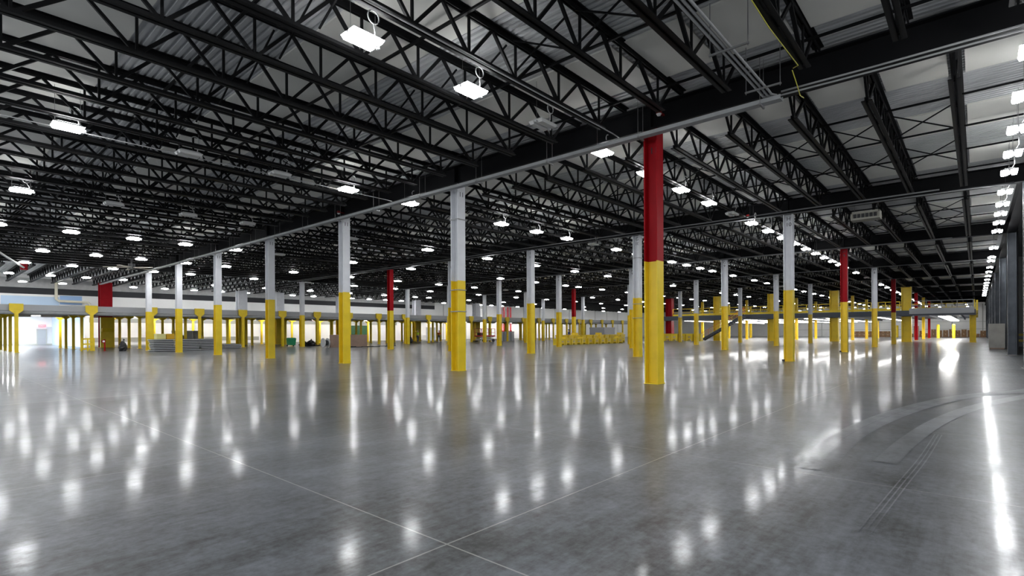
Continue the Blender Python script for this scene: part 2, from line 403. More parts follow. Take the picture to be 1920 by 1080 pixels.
for i in range(0, 10):
    t = girder('roof_girder', (GX(i), -3.2 if i == 0 else -1.5), (GX(i), YTR-.2), 'Y', 'deep black roof girder, %s from the camera%s' % (GN[i] if i else 'first', ', above the near red column' if i == 0 else ''))
    if i < 3:
        st = MB()
        for n in range(0, 6):
            for s in (-1, 1): st.box(GX(i)+s*.02, GY(n)-.01, ZB+.036, GX(i)+s*.17, GY(n)+.01, ZT-.031)
        part('stiffener', st, 'girder', t)
girder('cross_girder', (-.6, YTR), (132, YTR), 'X', 'deep black cross girder over the sixth column line near the back wall', 'cross girders')
girder('edge_girder', (GX(1)+.2, -1.4), (XEND, -1.4), 'X', 'deep black edge girder over the dark columns at right', 'cross girders')

# ------------------------------------------------------------------ roof joists
BN = [.66, 1.98, 3.47, 5.16]; TN = [0, 1.3, 2.74, 4.25, 5.85]
ZBT, ZBB, ZTB, ZTT = 6.575, 6.48, 7.244, 7.355
def chord(z0, z1, L, top):
    c = MB()
    for s in (-1, 1):
        if top: c.box(-L, s*.018, z1-.022, L, s*.105, z1) if s > 0 else c.box(-L, -.105, z1-.022, L, -.018, z1)
        else: c.box(-L, s*.018, z0, L, s*.105, z0+.022) if s > 0 else c.box(-L, -.105, z0, L, -.018, z0+.022)
        c.box(-L, .018, z0, L, .04, z1) if s > 0 else c.box(-L, -.04, z0, L, -.018, z1)
    return c
def webs():
    d, v = [], []
    nodes_b = sorted([-q for q in BN] + BN); nodes_t = sorted([-q for q in TN if q] + TN)
    for k, xb in enumerate(nodes_b):
        d.append(MB().bar((nodes_t[k], 0, ZTB+.02), (xb-.04, 0, ZBT-.03), .05 if k < 6 else .07, .062))
        d.append(MB().bar((xb+.04, 0, ZBT-.03), (nodes_t[k+1], 0, ZTB+.02), .05 if k > 1 else .07, .062))
        v.append(MB().bar((xb, 0, ZBT-.03), (xb, 0, ZTB+.03), .04, .045))
    return d, v
D_, V_ = webs()
J = {'top': chord(ZTB, ZTT, 6.5, True).mesh('top_chord', 'steel'), 'bot': chord(ZBB, ZBT, 5.33, False).mesh('bottom_chord', 'steel')}
JD = [d.mesh('web_diagonal', 'steel') for d in D_]; JV = [v.mesh('web_vertical', 'steel') for v in V_]
wall_ = MB()
for q in D_ + V_: wall_.add(q.v, q.f)
J['web'] = wall_.mesh('web', 'steel')
BAY = lambda b: GX(b) - SX/2      # centre of bay b: bay 0 lies left of the nearest girder
JOFF = lambda b: .75 if b == 0 else 0.0
BAYN = lambda b: 'over the left bay' if b == 0 else 'between %s and %s girders' % (GN[b-1], GN[b])
FROMW = lambda b: 'from the right edge' if b == 0 else 'from the right wall'
joists = []
for b in range(0, 11):
    for k in range(-6, 30):
        y = Y0 + JOFF(b) + 1.5*k
        if b == 0 and k < 0: y -= .08
        if y < -.9 or y > YTR - .6: continue
        pts = [(BAY(b)+q, y, z) for q in (-6.4,-5,-3,-1,0,1,3,5,6.4) for z in (6.5, 7.3)]
        if not inview(pts): continue
        p = proj(BAY(b), y, 7); dist = min(math.hypot(BAY(b)+q, y) for q in (-5, 0, 5))
        joists.append((dist, b, k, y))
tj = []
for m in range(0, 80):
    x = .9 + 1.65*m
    if x > 132: break
    q = [(x, YTR+d, z) for d in (1, 5, 10, 18) for z in (6.5, 7.3)]
    if inview(q): tj.append((x, m))
order = sorted(joists)
rank = {(b, k): r for r, (d, b, k, y) in enumerate(order)}
counts = {}
NJ = 300 - 30
far_j = MB()
for d, b, k, y in sorted(joists, key=lambda t: (t[1], t[3])):
    counts[b] = counts.get(b, 0) + 1
    r = rank[(b, k)]
    if r >= NJ:
        for me in (J['top'], J['bot'], J['web']):
            far_j.add([(v.co.x + BAY(b), v.co.y + y, v.co.z) for v in me.vertices], [tuple(p.vertices) for p in me.polygons])
        continue
    if b < 5: lab, grp = 'black open-web roof joist %s, %s %s' % (BAYN(b), nth(counts[b]), FROMW(b)), 'roof joists ' + BAYN(b)
    else: lab = 'distant black roof joist ' + BAYN(b); grp = 'roof joists ' + BAYN(b)
    t = thing('roof_joist', lab, 'joist', (BAY(b), y, 0), 0, grp)
    link('top_chord', J['top'], t); link('bottom_chord', J['bot'], t)
    if r < 46:
        for me in JD: link('web_diagonal', me, t)
        for me in JV: link('web_vertical', me, t)
    else: link('web', J['web'], t)
if far_j.v: tag(link('distant_joist_field', far_j.mesh('distant_joist_field', 'steel')), 'mass of distant black roof joists beyond the sixth girder', 'joists', None, 'stuff')
# joists of the last bay run the other way
LJ = (YBACK - YTR)/2 - .3
tw = MB(); nb = 14
for q in range(nb):
    u = -LJ + .6 + q*(2*LJ-1.2)/nb; v = u + (2*LJ-1.2)/nb/2; w2 = u + (2*LJ-1.2)/nb
    tw.bar((0,u,ZTB),(0,v,ZBT),.06,.06,(1,0,0)); tw.bar((0,v,ZBT),(0,w2,ZTB),.06,.06,(1,0,0)); tw.bar((0,v,ZBT),(0,v,ZTB),.04,.04,(1,0,0))
tt = MB().box(-.1,-LJ-.2,ZTB,.1,LJ+.25,ZTT); tb = MB().box(-.1,-LJ+.8,ZBB,.1,LJ-.8,ZBT)
mt, mbm, mw = tt.mesh('top_chord','steel'), tb.mesh('bottom_chord','steel'), tw.mesh('web','steel')
far_t = MB()
for c, (x, m) in enumerate(tj):
    if c >= 30:
        for me in (mt, mbm, mw): far_t.add([(v.co.x+x, v.co.y+(YTR+YBACK)/2, v.co.z) for v in me.vertices], [tuple(p.vertices) for p in me.polygons])
        continue
    t = thing('back_bay_joist', 'black roof joist running to the back wall, %s from the left' % nth(c+1), 'joist', (x, (YTR+YBACK)/2, 0), 0, 'roof joists by the back wall')
    link('top_chord', mt, t); link('bottom_chord', mbm, t); link('web', mw, t)
if far_t.v: tag(link('distant_back_bay_joist_field', far_t.mesh('distant_back_bay_joist_field', 'steel')), 'mass of distant roof joists along the back wall at right', 'joists', None, 'stuff')

# bridging rods and crossed braces
for b in range(0, 5):
    for q, off in enumerate((1.2, 4.4, 7.1, 9.65, 12.3)):
        x = GX(b-1) + off
        if not inview([(x, yy, 7.2) for yy in (0, 3, 6, 10, 15, 20, 30)]): continue
        tag(link('bridging_rod', MB().bar((x,-1.0,7.205),(x,YTR-.3,7.205),.055,.045,(1,0,0)).mesh('bridging_rod','steel')),
            'thin black bridging rod %s, %s from its left girder' % (BAYN(b), nth(q+1)), 'rod', 'bridging rods')
br = {}
for b in range(0, 3):
    for q, off in enumerate((5.0, 8.4)):
        x = GX(b-1) + off; c = 0
        for k in range(-5, 14):
            y = Y0 + JOFF(b) + 1.5*k
            if y < -.9 or not inview([(x, y+.75, 6.9), (x, y, 7.2), (x, y+1.5, 6.6)], 0): continue
            c += 1
            t = thing('cross_brace', 'thin crossed brace %s, %s line, %s %s' % (BAYN(b), ('left','right')[q], nth(c), FROMW(b)), 'brace', (x, y, 0), 0, 'crossed braces ' + BAYN(b))
            if 'a' not in br:
                br['a'] = MB().bar((0,.11,6.6),(0,1.39,7.23),.03,.03,(1,0,0)).mesh('brace_bar','steel'); br['b'] = MB().bar((.035,.11,7.23),(.035,1.39,6.6),.03,.03,(1,0,0)).mesh('brace_bar','steel')
            link('brace_bar', br['a'], t); link('brace_bar', br['b'], t)

# ------------------------------------------------------------------ ceiling panels
panels = []
for b in range(0, 11):
    for k in range(-7, 30):
        y = Y0 + JOFF(b) + 1.5*k + .75
        if y < -.7 or y > YTR - 1: continue
        for j in range(3):
            x = GX(b-1) + 1.3 + 4.4*j
            if inview([(x+a, y+c, 7.33) for a in (0, 1, 2) for c in (-.6, .6)], 0): panels.append((math.hypot(x+1, y), b, k, j, x, y))
pm = MB().box(0,-.6,ZDECK-.035,2.0,.6,ZDECK-.001).mesh('ceiling_tile', 'panel')
prank = {p[1:4]: r for r, p in enumerate(sorted(panels))}
cnt = {}; far_p = MB()
for d, b, k, j, x, y in sorted(panels, key=lambda t: (t[1], t[3], t[5])):
    cnt[(b, j)] = cnt.get((b, j), 0) + 1
    if prank[(b, k, j)] >= 300:
        far_p.box(x, y-.6, ZDECK-.035, x+2, y+.6, ZDECK-.001); continue
    if b < 5: lab = 'off-white ceiling tile %s, %s strip, %s %s' % (BAYN(b), ('left','middle','right')[j], nth(cnt[(b,j)]), FROMW(b))
    else: lab = 'distant off-white ceiling tile %s, %s strip' % (BAYN(b), ('left','middle','right')[j])
    o = link('ceiling_tile', pm, None, (x, y, 0)); tag(o, lab, 'ceiling tile', 'ceiling tiles ' + BAYN(b))
tag(link('distant_tile_field', far_p.mesh('distant_tile_field', 'panel')), 'mass of distant off-white ceiling tiles', 'ceiling tiles', None, 'stuff')

# ------------------------------------------------------------------ lamps
ZL = 6.30
hous = MB(); hous.frustum(-.3,-.2,.3,.2,ZL+.07,-.22,-.12,.22,.12,ZL+.13); hous.box(-.3,-.02,ZL+.03,.3,.02,ZL+.07)
hm = hous.mesh('lamp_hood', 'housing')
def lens_mb(s):
    m = MB(); y0, y1 = (.05, .2) if s > 0 else (-.2, -.05)
    m.frustum(-.26, y0+.02, .26, y1-.02, ZL, -.3, y0, .3, y1, ZL+.069); return m
lm = [lens_mb(-1).mesh('lens', 'lens'), lens_mb(1).mesh('lens', 'lens')]
lo_ = [lens_mb(-1).mesh('lens', 'lensoff'), lens_mb(1).mesh('lens', 'lensoff')]
cab = MB()
for s in (-1, 1): cab.tube([(s*.24,0,ZL+.1),(s*.24,0,7.3)], .004, 4)
cabm = cab.mesh('hanging_wire', 'wire')
upm = MB().box(-.2,-.11,ZL+.131,.2,.11,ZL+.135).mesh('uplight_slot', 'uplight')
ring = MB(); ring.tube([(0.12+.11*math.cos(q*PI/8), -.13, ZL+.42+.11*math.sin(q*PI/8)) for q in range(16)], .012, 6, True)
ring.tube([(.12,-.13,ZL+.31),(.2,-.06,ZL+.2),(.2,0,ZL+.12)], .011, 6)
ringm = ring.mesh('coiled_cord', 'cable', True)
sens = MB().tube([(.33,.05,ZL+.02),(.33,.05,ZL+.08)], .035, 10).mesh('sensor', 'housing')
fl = MB(); [fl.add(m.v, m.f) for m in (lens_mb(-1), lens_mb(1))]
flm, fom = fl.mesh('lens', 'lens'), fl.mesh('lens', 'lensoff')
ROWS = [(-.78, 'the row beside the right wall'), (7.8, 'the second row'), (16.4, 'the third row'), (24.8, 'the fourth row'), (33.1, 'the fifth row'), (41.8, 'the sixth row'), (49.4, 'the seventh row'), (58.8, 'the eighth row'), (67.3, 'the added row by the back wall'), (-99, 'the added rows by the far end wall')]
off = {(1, 10.0), (2, 5.05), (2, 7.6), (2, 15.3), (3, 5.05), (3, 7.6), (3, 10.0), (4, 15.3), (3, 18.0)}
RX = {0: [15.66,18.15,20.57,22.92,26.08,28.56,30.87,33.38,36.21]}
lamps = []
for r, (y, rn) in enumerate(ROWS):
    if r == 9:
        lamps += [(150+yy, 9, xx, yy, True) for xx in (133.0, 145.5) for yy in (1.5, 6, 10.5, 15, 19.5, 24, 28.5, 33)]; continue  # lamp rows added to brighten the far end wall
    if r == 0: xs = [10.7, 13.2] + RX[0] + [43.4, 48.9, 51.4, 56.6] + [61+4.6*q for q in range(0, 10)]
    else:
        xs = [2.45, 5.05, 7.6, 10.0, 12.65] + [15.3 + 2.58*q*(1 if r < 3 else 2) for q in range(13 if r < 3 else 7)]
        x = 15.3 + 2.58*13
        if r == 8: xs = [.9+2.9*q for q in range(26) if min(abs(.9+2.9*q-c) for c in (12.8, 26, 30.5, 39.2, 52.4, 65.6)) > .9]; x = 78  # dense lamp row added to brighten the upper back wall
        while x < 140: xs.append(x + random.uniform(-.6,.6)); x += 5.2 if r < 5 else 7.8
    for x in xs:
        if r == 3 and abs(x - 12.65) < .1: continue
        on = (r, round(x, 2)) not in off and not (r > 0 and x > 13 and random.random() < .1)
        lamps.append((math.hypot(x, y), r, x, y, on))
for x, y in ((-.2,7.8),(-.2,16.4),(2.45,-.7),(-3,1),(5.2,-.75),(7.8,-6)): lamps.append((0, -1, x, y, True))
lr = {(l[2], l[3]): q for q, l in enumerate(sorted(lamps))}
lc = {}; far_l = MB()
for d, r, x, y, on in sorted(lamps, key=lambda t: (t[1], t[2])):
    lc[r] = lc.get(r, 0) + 1; q = lr[(x, y)]
    if q >= 300:
        far_l.add([(v.co.x+x, v.co.y+y, v.co.z) for v in flm.vertices], [tuple(p.vertices) for p in flm.polygons]); continue
    if r < 0: lab = 'lit white high-bay lamp out of view above the open floor'
    elif r == 0 or x < 49: lab = '%s high-bay lamp in %s, %s from the near end' % ('glowing' if on else 'unlit', ROWS[r][1], nth(lc[r]))
    else: lab = 'distant %s high-bay lamp in %s' % ('glowing' if on else 'unlit', ROWS[r][1])
    t = thing('high_bay_lamp', lab, 'lamp', (x, y, 0), 0, 'high-bay lamps of ' + (ROWS[r][1] if r >= 0 else 'the near floor'))
    link('lamp_hood', hm, t)
    if on: link('uplight_slot', upm, t)
    if q < 70:
        for me in (lm if on else lo_): link('lens', me, t)
        link('hanging_wire', cabm, t); link('sensor', sens, t)
        if q < 40: link('coiled_cord', ringm, t)
    else: link('lens', flm if on else fom, t)
if far_l.v: tag(link('distant_lamp_field', far_l.mesh('distant_lamp_field', 'lens')), 'mass of distant glowing high-bay lamps', 'lamps', None, 'stuff')

# ------------------------------------------------------------------ trays, conduits, pipes
t = thing('cable_tray', 'long light grey cable tray slung below the nearest girder', 'cable tray', (0,0,0))
tm = MB(); xt = 12.22
tm.box(xt-.1,3.1,6.28,xt+.1,GY(8)-1,6.294).box(xt-.1,3.1,6.294,xt-.088,GY(8)-1,6.37).box(xt+.088,3.1,6.294,xt+.1,GY(8)-1,6.37)
part('trough', tm, 'tray', t)
for k in range(16):
    y = 3.5 + 2.9*k
    part('hanger', MB().tube([(xt-.13,y,6.25),(xt-.13,y,7.33)], .006, 5).tube([(xt+.13,y,6.25),(xt+.13,y,7.33)], .006, 5).box(xt-.16,y-.02,6.24,xt+.16,y+.02,6.279), 'wire', t)
for q in range(3):
    tag(link('conduit', MB().tube([(0,3.27+q*.085,6.42),(11.9,3.27+q*.085,6.42),(12.1,3.27+q*.085,6.41),(12.2,3.2+q*.085,6.4)], .024, 8).mesh('conduit','conduit',True)),
        'silver conduit running to the cable tray, %s of three side by side' % ('rightmost','middle','leftmost')[q], 'conduit', 'conduits feeding the cable tray')
for q, x in enumerate((6.5, 9.6, 11.6)):
    t = thing('trapeze_hanger', 'thin steel trapeze hanger under the three conduits, %s from the girder' % ('third','second','first')[q], 'hanger', (x,3.3,0), 0, 'trapeze hangers')
    part('crossbar', MB().box(-.02,-.35,6.36,.02,.35,6.39), 'wire', t); 
    for s in (-1, 1): part('rod', MB().tube([(0,s*.33,6.33),(0,s*.33,7.33)], .008, 5), 'wire', t)
tag(link('conduit', MB().tube([(0,7.0,6.45),(11.9,7.0,6.45),(12.2,7.0,6.43)], .014, 8).mesh('conduit','conduit',True)), 'silver conduit along the joist by the near lamps, ending at the tray', 'conduit')
tag(link('conduit', MB().tube([(0,16.9,6.44),(11.9,16.9,6.44),(12.2,16.9,6.43)], .014, 8).mesh('conduit','conduit',True)), 'silver conduit along the joist by the third lamp row', 'conduit')
for i in range(1, 6):
    tag(link('ceiling_pipe', MB().tube([(GX(i)-.27,-1.0,6.57),(GX(i)-.27,YTR-.4,6.57)], .03, 8).mesh('pipe','pipedark',True)), 'thin grey pipe along the lower edge of the %s girder' % GN[i], 'pipe', 'pipes along the girders')
    if i < 4: tag(link('ceiling_pipe', MB().tube([(GX(i)-1.55,1.0,6.43),(GX(i)-1.55,YTR-.4,6.43)], .028, 8).mesh('pipe','pipedark',True)), 'thin grey pipe hung beneath the joist ends before the %s girder' % GN[i], 'pipe', 'pipes before the girders')
for q, (y0, y1) in enumerate(((-1.5, 3.0), (-1.5, 3.3))):
    tag(link('pipe', MB().tube([(12.52+q*.075,y0,6.56-q*.055),(12.52+q*.075,1.6-q*.2,6.56-q*.055),(12.2+q*.06,y1-.6,6.44-q*.05),(12.18+q*.06,y1+.1,6.44-q*.05)], .02, 8).mesh('pipe','conduit',True)), '%s silver conduit along the bottom flange of the nearest girder at right' % ('upper','lower')[q], 'conduit')
tag(link('cord', MB().tube([(8.0,2.58,6.46),(9.5,2.6,6.45),(11.2,2.55,6.44),(11.3,2.66,6.46)] , .009, 6).mesh('cord','cordyellow',True)), 'yellow cord stretched along the underside of a joist', 'cord')
tag(link('cord', MB().tube([(11.4,2.7,6.47),(12.1,2.75,6.35),(12.36,2.78,6.32),(13.0,2.85,6.5)], .009, 6).mesh('cord','cordyellow',True)), 'yellow cord drooping under the nearest girder', 'cord')
# red fire strobes on girders
for q, (x, y, lab) in enumerate(((12.5, 6.03, 'red and white fire strobe on the girder above the red column'), (12.5, 21.3, 'red and white fire strobe on the girder above the second white column'), (25.7, 8.0, 'red and white fire strobe on the second girder'))):
    t = thing('fire_strobe', lab, 'alarm', (x, y, 6.88 if q == 0 else 6.7), 0, 'fire strobes')
    part('base', MB().tube([(0,0,0),(0,0,.09)], .07, 12), 'strobe', t); part('dome', MB().tube([(0,0,-.05),(0,0,-.001)], [.04,.068], 12), 'hatwhite', t)
    part('bracket', MB().box(0,-.03,.02,.265,.03,.06), 'strobe', t)
# unit heater
t = thing('unit_heater', 'beige louvred unit heater hung under the second roof bay', 'heater', (26.6, 3.5, 6.03)); t.scale = (.68,.68,.68)
part('casing', MB().box(-.45,-.75,0,.45,.75,.06).box(-.45,-.75,.06,-.4,-.68,.5).box(-.45,.68,.06,-.4,.75,.5).box(-.38,-.75,.06,.45,.75,.5).box(-.45,-.75,.4,-.38,.75,.5), 'beige', t)
for q in range(6): part('louvre', MB().box(-.42,-.6+q*.21,.12,-.385,-.44+q*.21,.36), 'black', t)
for s in (-1, 1): part('rod', MB().tube([(0,s*.6,.5),(0,s*.6,1.9)], .01, 6), 'wire', t)
# ceiling fan
t = thing('ceiling_fan', 'large slow ceiling fan with pale blades below the left bay', 'fan', (9.9, 43.7, 5.95))
part('downrod', MB().tube([(0,0,.1),(0,0,1.35)], .06, 8), 'black', t); part('motor', MB().tube([(0,0,-.12),(0,0,.25)], .2, 14), 'black', t)
for q in range(5):
    a = q*2*PI/5 + .25; part('blade', MB().bar((.2*math.cos(a),.2*math.sin(a),0),(1.6*math.cos(a),1.6*math.sin(a),-.03),.16,.03,(-math.sin(a),math.cos(a),.15)), 'tile', t)
# sprinkler main with red joint at far left
t = thing('ceiling_pipe', 'white pipe with a red joint slanting below the roof at far left', 'pipe', (0,0,0))
part('run', MB().tube([(5.3,52.6,6.3),(2.6,40,6.2)], .07, 10), 'cable', t); part('joint', MB().tube([(5.35,52.9,6.15),(5.35,52.9,6.6)], .22, 10), 'red', t)
t = thing('ceiling_pipe', 'cream pipe stepping down the upper back wall at left', 'pipe', (0,0,0))
part('run', MB().tube([(9.55,70.5,7.2),(9.55,70.5,4.95),(9.75,70.5,4.78),(12.1,70.5,4.72),(12.3,70.5,4.5)], .13, 10), 'cream', t)

# ------------------------------------------------------------------ left platform
XA, XB, YA, YB = -4, 101, 55.0, 70.3
t = thing('raised_platform', 'long grey raised platform on yellow posts before the back wall', 'platform', (0,0,0))
dk = MB().box(XA, YA+.1, 3.3, XB, 65.55, 3.4).box(XA, 67.1, 3.3, XB, YB, 3.4)
edges = [XA] + sorted([v for c_ in [GX(i) for i in range(7)] + [30.5] for v in (c_-.6, c_+.6)]) + [XB]
for u_, v_ in zip(edges[::2], edges[1::2]): dk.box(u_, 65.55, 3.3, v_, 67.1, 3.4)
part('deck', dk, 'fascia', t)
part('fascia', MB().box(XA, YA, 3.2, XB, YA+.09, 3.67), 'fascia', t)
part('edge_tube', MB().tube([(XA,YA+.05,3.05),(XB,YA+.05,3.05)], .14, 12), 'tray', t, smooth=True)
ff = MB(); [ff.box(XA, YA+1.4+q*2.4, 3.12, XB, YA+1.52+q*2.4, 3.3) for q in (0, 1, 2, 3, 5)]
part('joist', ff, 'fascia', t)
PX = [5.1, 9.65, 13.9, 17.7, 21.6, 25.6, 29.5, 33.5, 37.5, 41.4, 45.3, 49.3, 53.2, 57.1] + [61.0+3.95*q for q in range(10)]
PYR = [58.7, 62.4, 66.0, 69.0]
shaft = MB().prism(hprof(.22,.22,.03,.08), .02, 3.16).mesh('shaft','yellow'); shaft2 = MB().prism(hprof(.2,.2,.03,.08), .02, 2.95).mesh('shaft','yellow')
bpl = MB().box(-.2,-.2,0,.2,.2,.02).mesh('base_plate','yellow')
c1 = MB(); c1.frustum(-.12,-.21,.12,-.01,2.95,-.4,-.16,.4,-.01,3.2); c1.box(-.4,-.16,3.2,.4,-.01,3.72); capf = c1.mesh('flared_cap','yellow')
c2 = MB(); c2.frustum(-.11,-.11,.11,.11,2.85,-.32,-.32,.32,.32,3.02); c2.box(-.34,-.34,3.02,.34,.34,3.1); capr = c2.mesh('flared_cap','yellow')
for q, x in enumerate(PX):
    t = thing('platform_post', 'yellow platform post with tall flared cap, front row, %s from the left' % nth(q+1), 'post', (x, YA-.12, 0), 0, 'front platform posts')
    link('shaft', shaft, t, (0,-.11,0)); link('base_plate', bpl, t, (0,-.11,0)); link('flared_cap', capf, t)
    for r, y in enumerate(PYR):
        if q > 15 and r > 1: continue
        if any(abs(x-cx) < .85 and abs(y-GY(8)) < .85 for cx in [GX(i) for i in range(6)] + [30.5]): continue
        t = thing('platform_post', 'yellow platform post, %s row back, %s from the left' % (nth(r+2), nth(q+1)), 'post', (x, y, 0), 0, 'rear platform posts')
        link('shaft', shaft2, t); link('base_plate', bpl, t); link('flared_cap', capr, t)
for q in range(24):  # unseen lamps added, turned to the wall to brighten it
    t = thing('added_wall_washer', 'added strip lamp brightening the back wall under the left platform, %s from the left' % nth(q+1), 'lamp', (5.6+4*q, 67.0, 3.02), 0, 'added strip lamps under the left platform')
    part('diffuser', MB().box(-1.6,.0,.02,1.6,.03,.22), 'stripbright', t); part('body', MB().box(-1.65,-.06,0,1.65,-.001,.25).box(-1.65,-.001,0,1.65,.06,.015).box(-1.65,-.001,.225,1.65,.06,.25), 'housing', t)
    part('bracket', MB().box(-.05,-.05,.251,.05,.0,.278), 'housing', t)
# unseen ceiling lamps added to light the alcove
for q in range(3):
    t = thing('added_troffer_lamp', 'added flat ceiling lamp in the white alcove, %s from the opening' % nth(q+1), 'lamp', (6.5, 75+6*q, 3.86), 0, 'added alcove lamps')
    part('frame', MB().box(-1.3,-.7,.02,1.3,.7,.039), 'housing', t); part('diffuser', MB().box(-1.2,-.6,0,1.2,.6,.019), 'alcove_light', t)

# ------------------------------------------------------------------ far platform at right
XP = 77.9
t = thing('far_platform', 'dark grey raised platform crossing the far end of the hall', 'platform', (0,0,0))
dk = MB(); xs_ = [79.5, GX(6)-.3, GX(6)+.3, GX(7)-.3, GX(7)+.3, GX(8)-.3, GX(8)+.3, 122]
for u_, v_ in zip(xs_[::2], xs_[1::2]): dk.box(u_, .26, 3.45, v_, 37.5, 3.6)
edges = [.26] + [v for n in range(5) for v in (GY(n)-.3, GY(n)+.3)] + [37.5]
for c_ in (6, 7, 8):
    for u_, v_ in zip(edges[::2], edges[1::2]): dk.box(GX(c_)-.3, u_, 3.45, GX(c_)+.3, v_, 3.6)
edges = [.26] + [v for n in range(5) for v in (GY(n)-.62, GY(n)+.62)] + [37.5]
for u_, v_ in zip(edges[::2], edges[1::2]): dk.box(XP+.101, u_, 3.45, 79.5, v_, 3.6)
part('deck', dk, 'fasciadark', t)
part('edge_beam', MB().box(XP-.1, .2, 3.08, XP+.1, 37.5, 3.72), 'fasciadark', t)
part('end_beam', MB().box(XP+.1, .1, 3.08, 122, .25, 3.72), 'fasciadark', t)
part('kick_plate', MB().box(XP-.16, .2, 3.3, XP-.1, 6.0, 3.95), 'fascia', t)
ff = MB(); [ff.box(79.6, 1.5+3*q, 3.2, 122, 1.62+3*q, 3.45) for q in range(12)]
part('joist', ff, 'fasciadark', t)
def guard(name, lab, p, q, m, n, z0=3.73, toe=True):
    t = thing(name, lab, 'railing', (0,0,0), 0, 'platform railings'); p = Vector(p); q = Vector(q)
    u = lambda s, z: (p.x+(q.x-p.x)*s, p.y+(q.y-p.y)*s, z)
    part('top_rail', MB().bar(u(0,z0+1.07), u(1,z0+1.07), .07, .07, (0,0,1)), m, t); part('mid_rail', MB().bar(u(0,z0+.56), u(1,z0+.56), .06, .06, (0,0,1)), m, t)
    if toe: part('toe_board', MB().bar(u(0,z0+.14), u(1,z0+.14), .24, .03, (0,0,1)), m, t)
    for k in range(n+1): part('rail_post', MB().bar(u(k/n,z0), u(k/n,z0+1.1), .07, .07, (1,0,0)), m, t)
    return t
guard('guard_rail', 'yellow guard rail along the front edge of the far platform', (XP,6.9,0), (XP,35.4,0), 'yellow', 20)
guard('guard_rail', 'thin grey guard rail on the right end of the far platform', (XP,.3,0), (XP,5.8,0), 'tray', 4, toe=False)
guard('guard_rail', 'yellow guard rail further back on the far platform', (XP+9,1,0), (XP+9,36,0), 'yellow', 18)
guard('guard_rail', 'yellow guard rail along the right side of the far platform', (XP+.3,.2,0), (XP+20,.2,0), 'yellow', 8)
t = thing('corner_post', 'yellow post under the right corner of the far platform', 'post', (XP+.6,.35,0))
part('shaft', MB().prism(hprof(.55,.6,.06,.3), .02, 3.08), 'yellow', t); part('base_plate', MB().box(-.36,-.33,0,.36,.33,.02), 'yellow', t)
t = thing('guard_rail_gate', 'yellow and black striped gate upright at the platform corner', 'gate', (XP-.1,.05,3.5))
part('leaf', MB().box(-.06,-.14,-.75,.06,.02,1.2), 'yellow', t)
for q in range(5): part('stripe', MB().box(-.075,-.15,-.7+q*.16,-.061,.025,-.62+q*.16), 'black', t)
for q, (y, w_) in enumerate(((2.9,.55),(9.4,.12),(15.0,.12),(17.6,.12),(22,.12),(25.5,.12),(30,.12),(34.5,.12))):
    for k in range(7):
        x = 80.5 + k*5.9
        t = thing('strip_lamp', 'bright white strip lamp under the far platform, %s row from right, %s back' % (nth(q+1), nth(k+1)), 'lamp', (x, y, 3.0), 0, 'strip lamps under the far platform')
        part('diffuser', MB().box(0,-w_,.0,5.4,w_,.05), 'strip', t); part('body', MB().box(0,-w_-.03,.051,5.4,w_+.03,.15), 'housing', t); part('hanger', MB().box(.5,-.02,.151,.54,.02,.19).box(4.8,-.02,.151,4.84,.02,.19), 'housing', t)
# stairs up to the far platform
t = thing('staircase', 'grey steel staircase with red and yellow handrails up to the far platform', 'stairs', (76.6, 30.2, 0))
n = 16
for s in (-.5, .5): part('stringer', MB().bar((s,0,.1),(s,-6.0,3.62),.06,.3,(1,0,0)), 'fasciadark', t)
for k in range(n): part('tread', MB().box(-.47,-6*k/n-.3,.2*k+.3,.47,-6*k/n,.2*k+.34), 'fascia', t)
for s, m in ((-.5,'orange'),(.5,'yellow')):
    h = MB().bar((s,0,1.1),(s,-6,4.6),.05,.05,(1,0,0)).bar((s,0,.65),(s,-6,4.15),.04,.04,(1,0,0))
    for k in range(7): h.bar((s,-k,.18+k*.585),(s,-k,1.1+k*.585),.04,.04,(1,0,0))
    part('handrail', h, m, t)
part('landing_leg', MB().box(-.05,-3.2,0,.05,-3.1,1.8), 'fascia', t)

# ------------------------------------------------------------------ things on the floor, left
tray_r = MB(); 
for y in (-.72, .66): tray_r.box(-.75, y, .0, .75, y+.06, .05)
for x in (-.75, .69): tray_r.box(x, -.66, .0, x+.06, .66, .05)
trm = tray_r.mesh('edge_rail','trayrail'); tdm = MB().box(-.7,-.67,.051,.7,.67,.08).mesh('plate','traydark')
tfm = MB().box(-.68,-.62,-.05,.68,.62,-.001); tfm = tfm.mesh('spacer','traydark')
def stack(x, y, n, lab, grp):
    for k in range(n):
        t = thing('steel_tray', '%s silver-edged steel tray %s' % (('lowest' if k == 0 else 'topmost' if k == n-1 else nth(k+1)), lab), 'tray', (x+random.uniform(-.07,.07), y+random.uniform(-.07,.07), .05+.135*k), random.uniform(-.04,.04), grp)
        link('edge_rail', trm, t); link('plate', tdm, t); link('spacer', tfm, t)
stack(12.95, 48.4, 7, 'of the left stack under the yellow crates', 'left tray stack')
stack(14.75, 48.6, 7, 'of the middle stack on the floor', 'middle tray stack')
stack(16.35, 49.0, 7, 'of the right stack on the floor', 'right tray stack')
stack(19.4, 52.0, 3, 'of the low stack right of the others', 'low tray stack')
def crate(x, y, z, w, d, h, m, name, lab, cat, grp=None, rz=0, lid=None):
    t = thing(name, lab, cat, (x,y,z), rz, grp)
    b = MB().box(-w/2,-d/2,0,w/2,d/2,h*.88); part('body', b, m, t)
    part('rim', MB().box(-w/2-.02,-d/2-.02,h*.88+.001,w/2+.02,d/2+.02,h), lid or m, t); return t
crate(12.78, 48.3, .945, .6, .7, .42, 'paleyellow', 'plastic_crate', 'pale yellow crate on top of the left tray stack', 'crate')
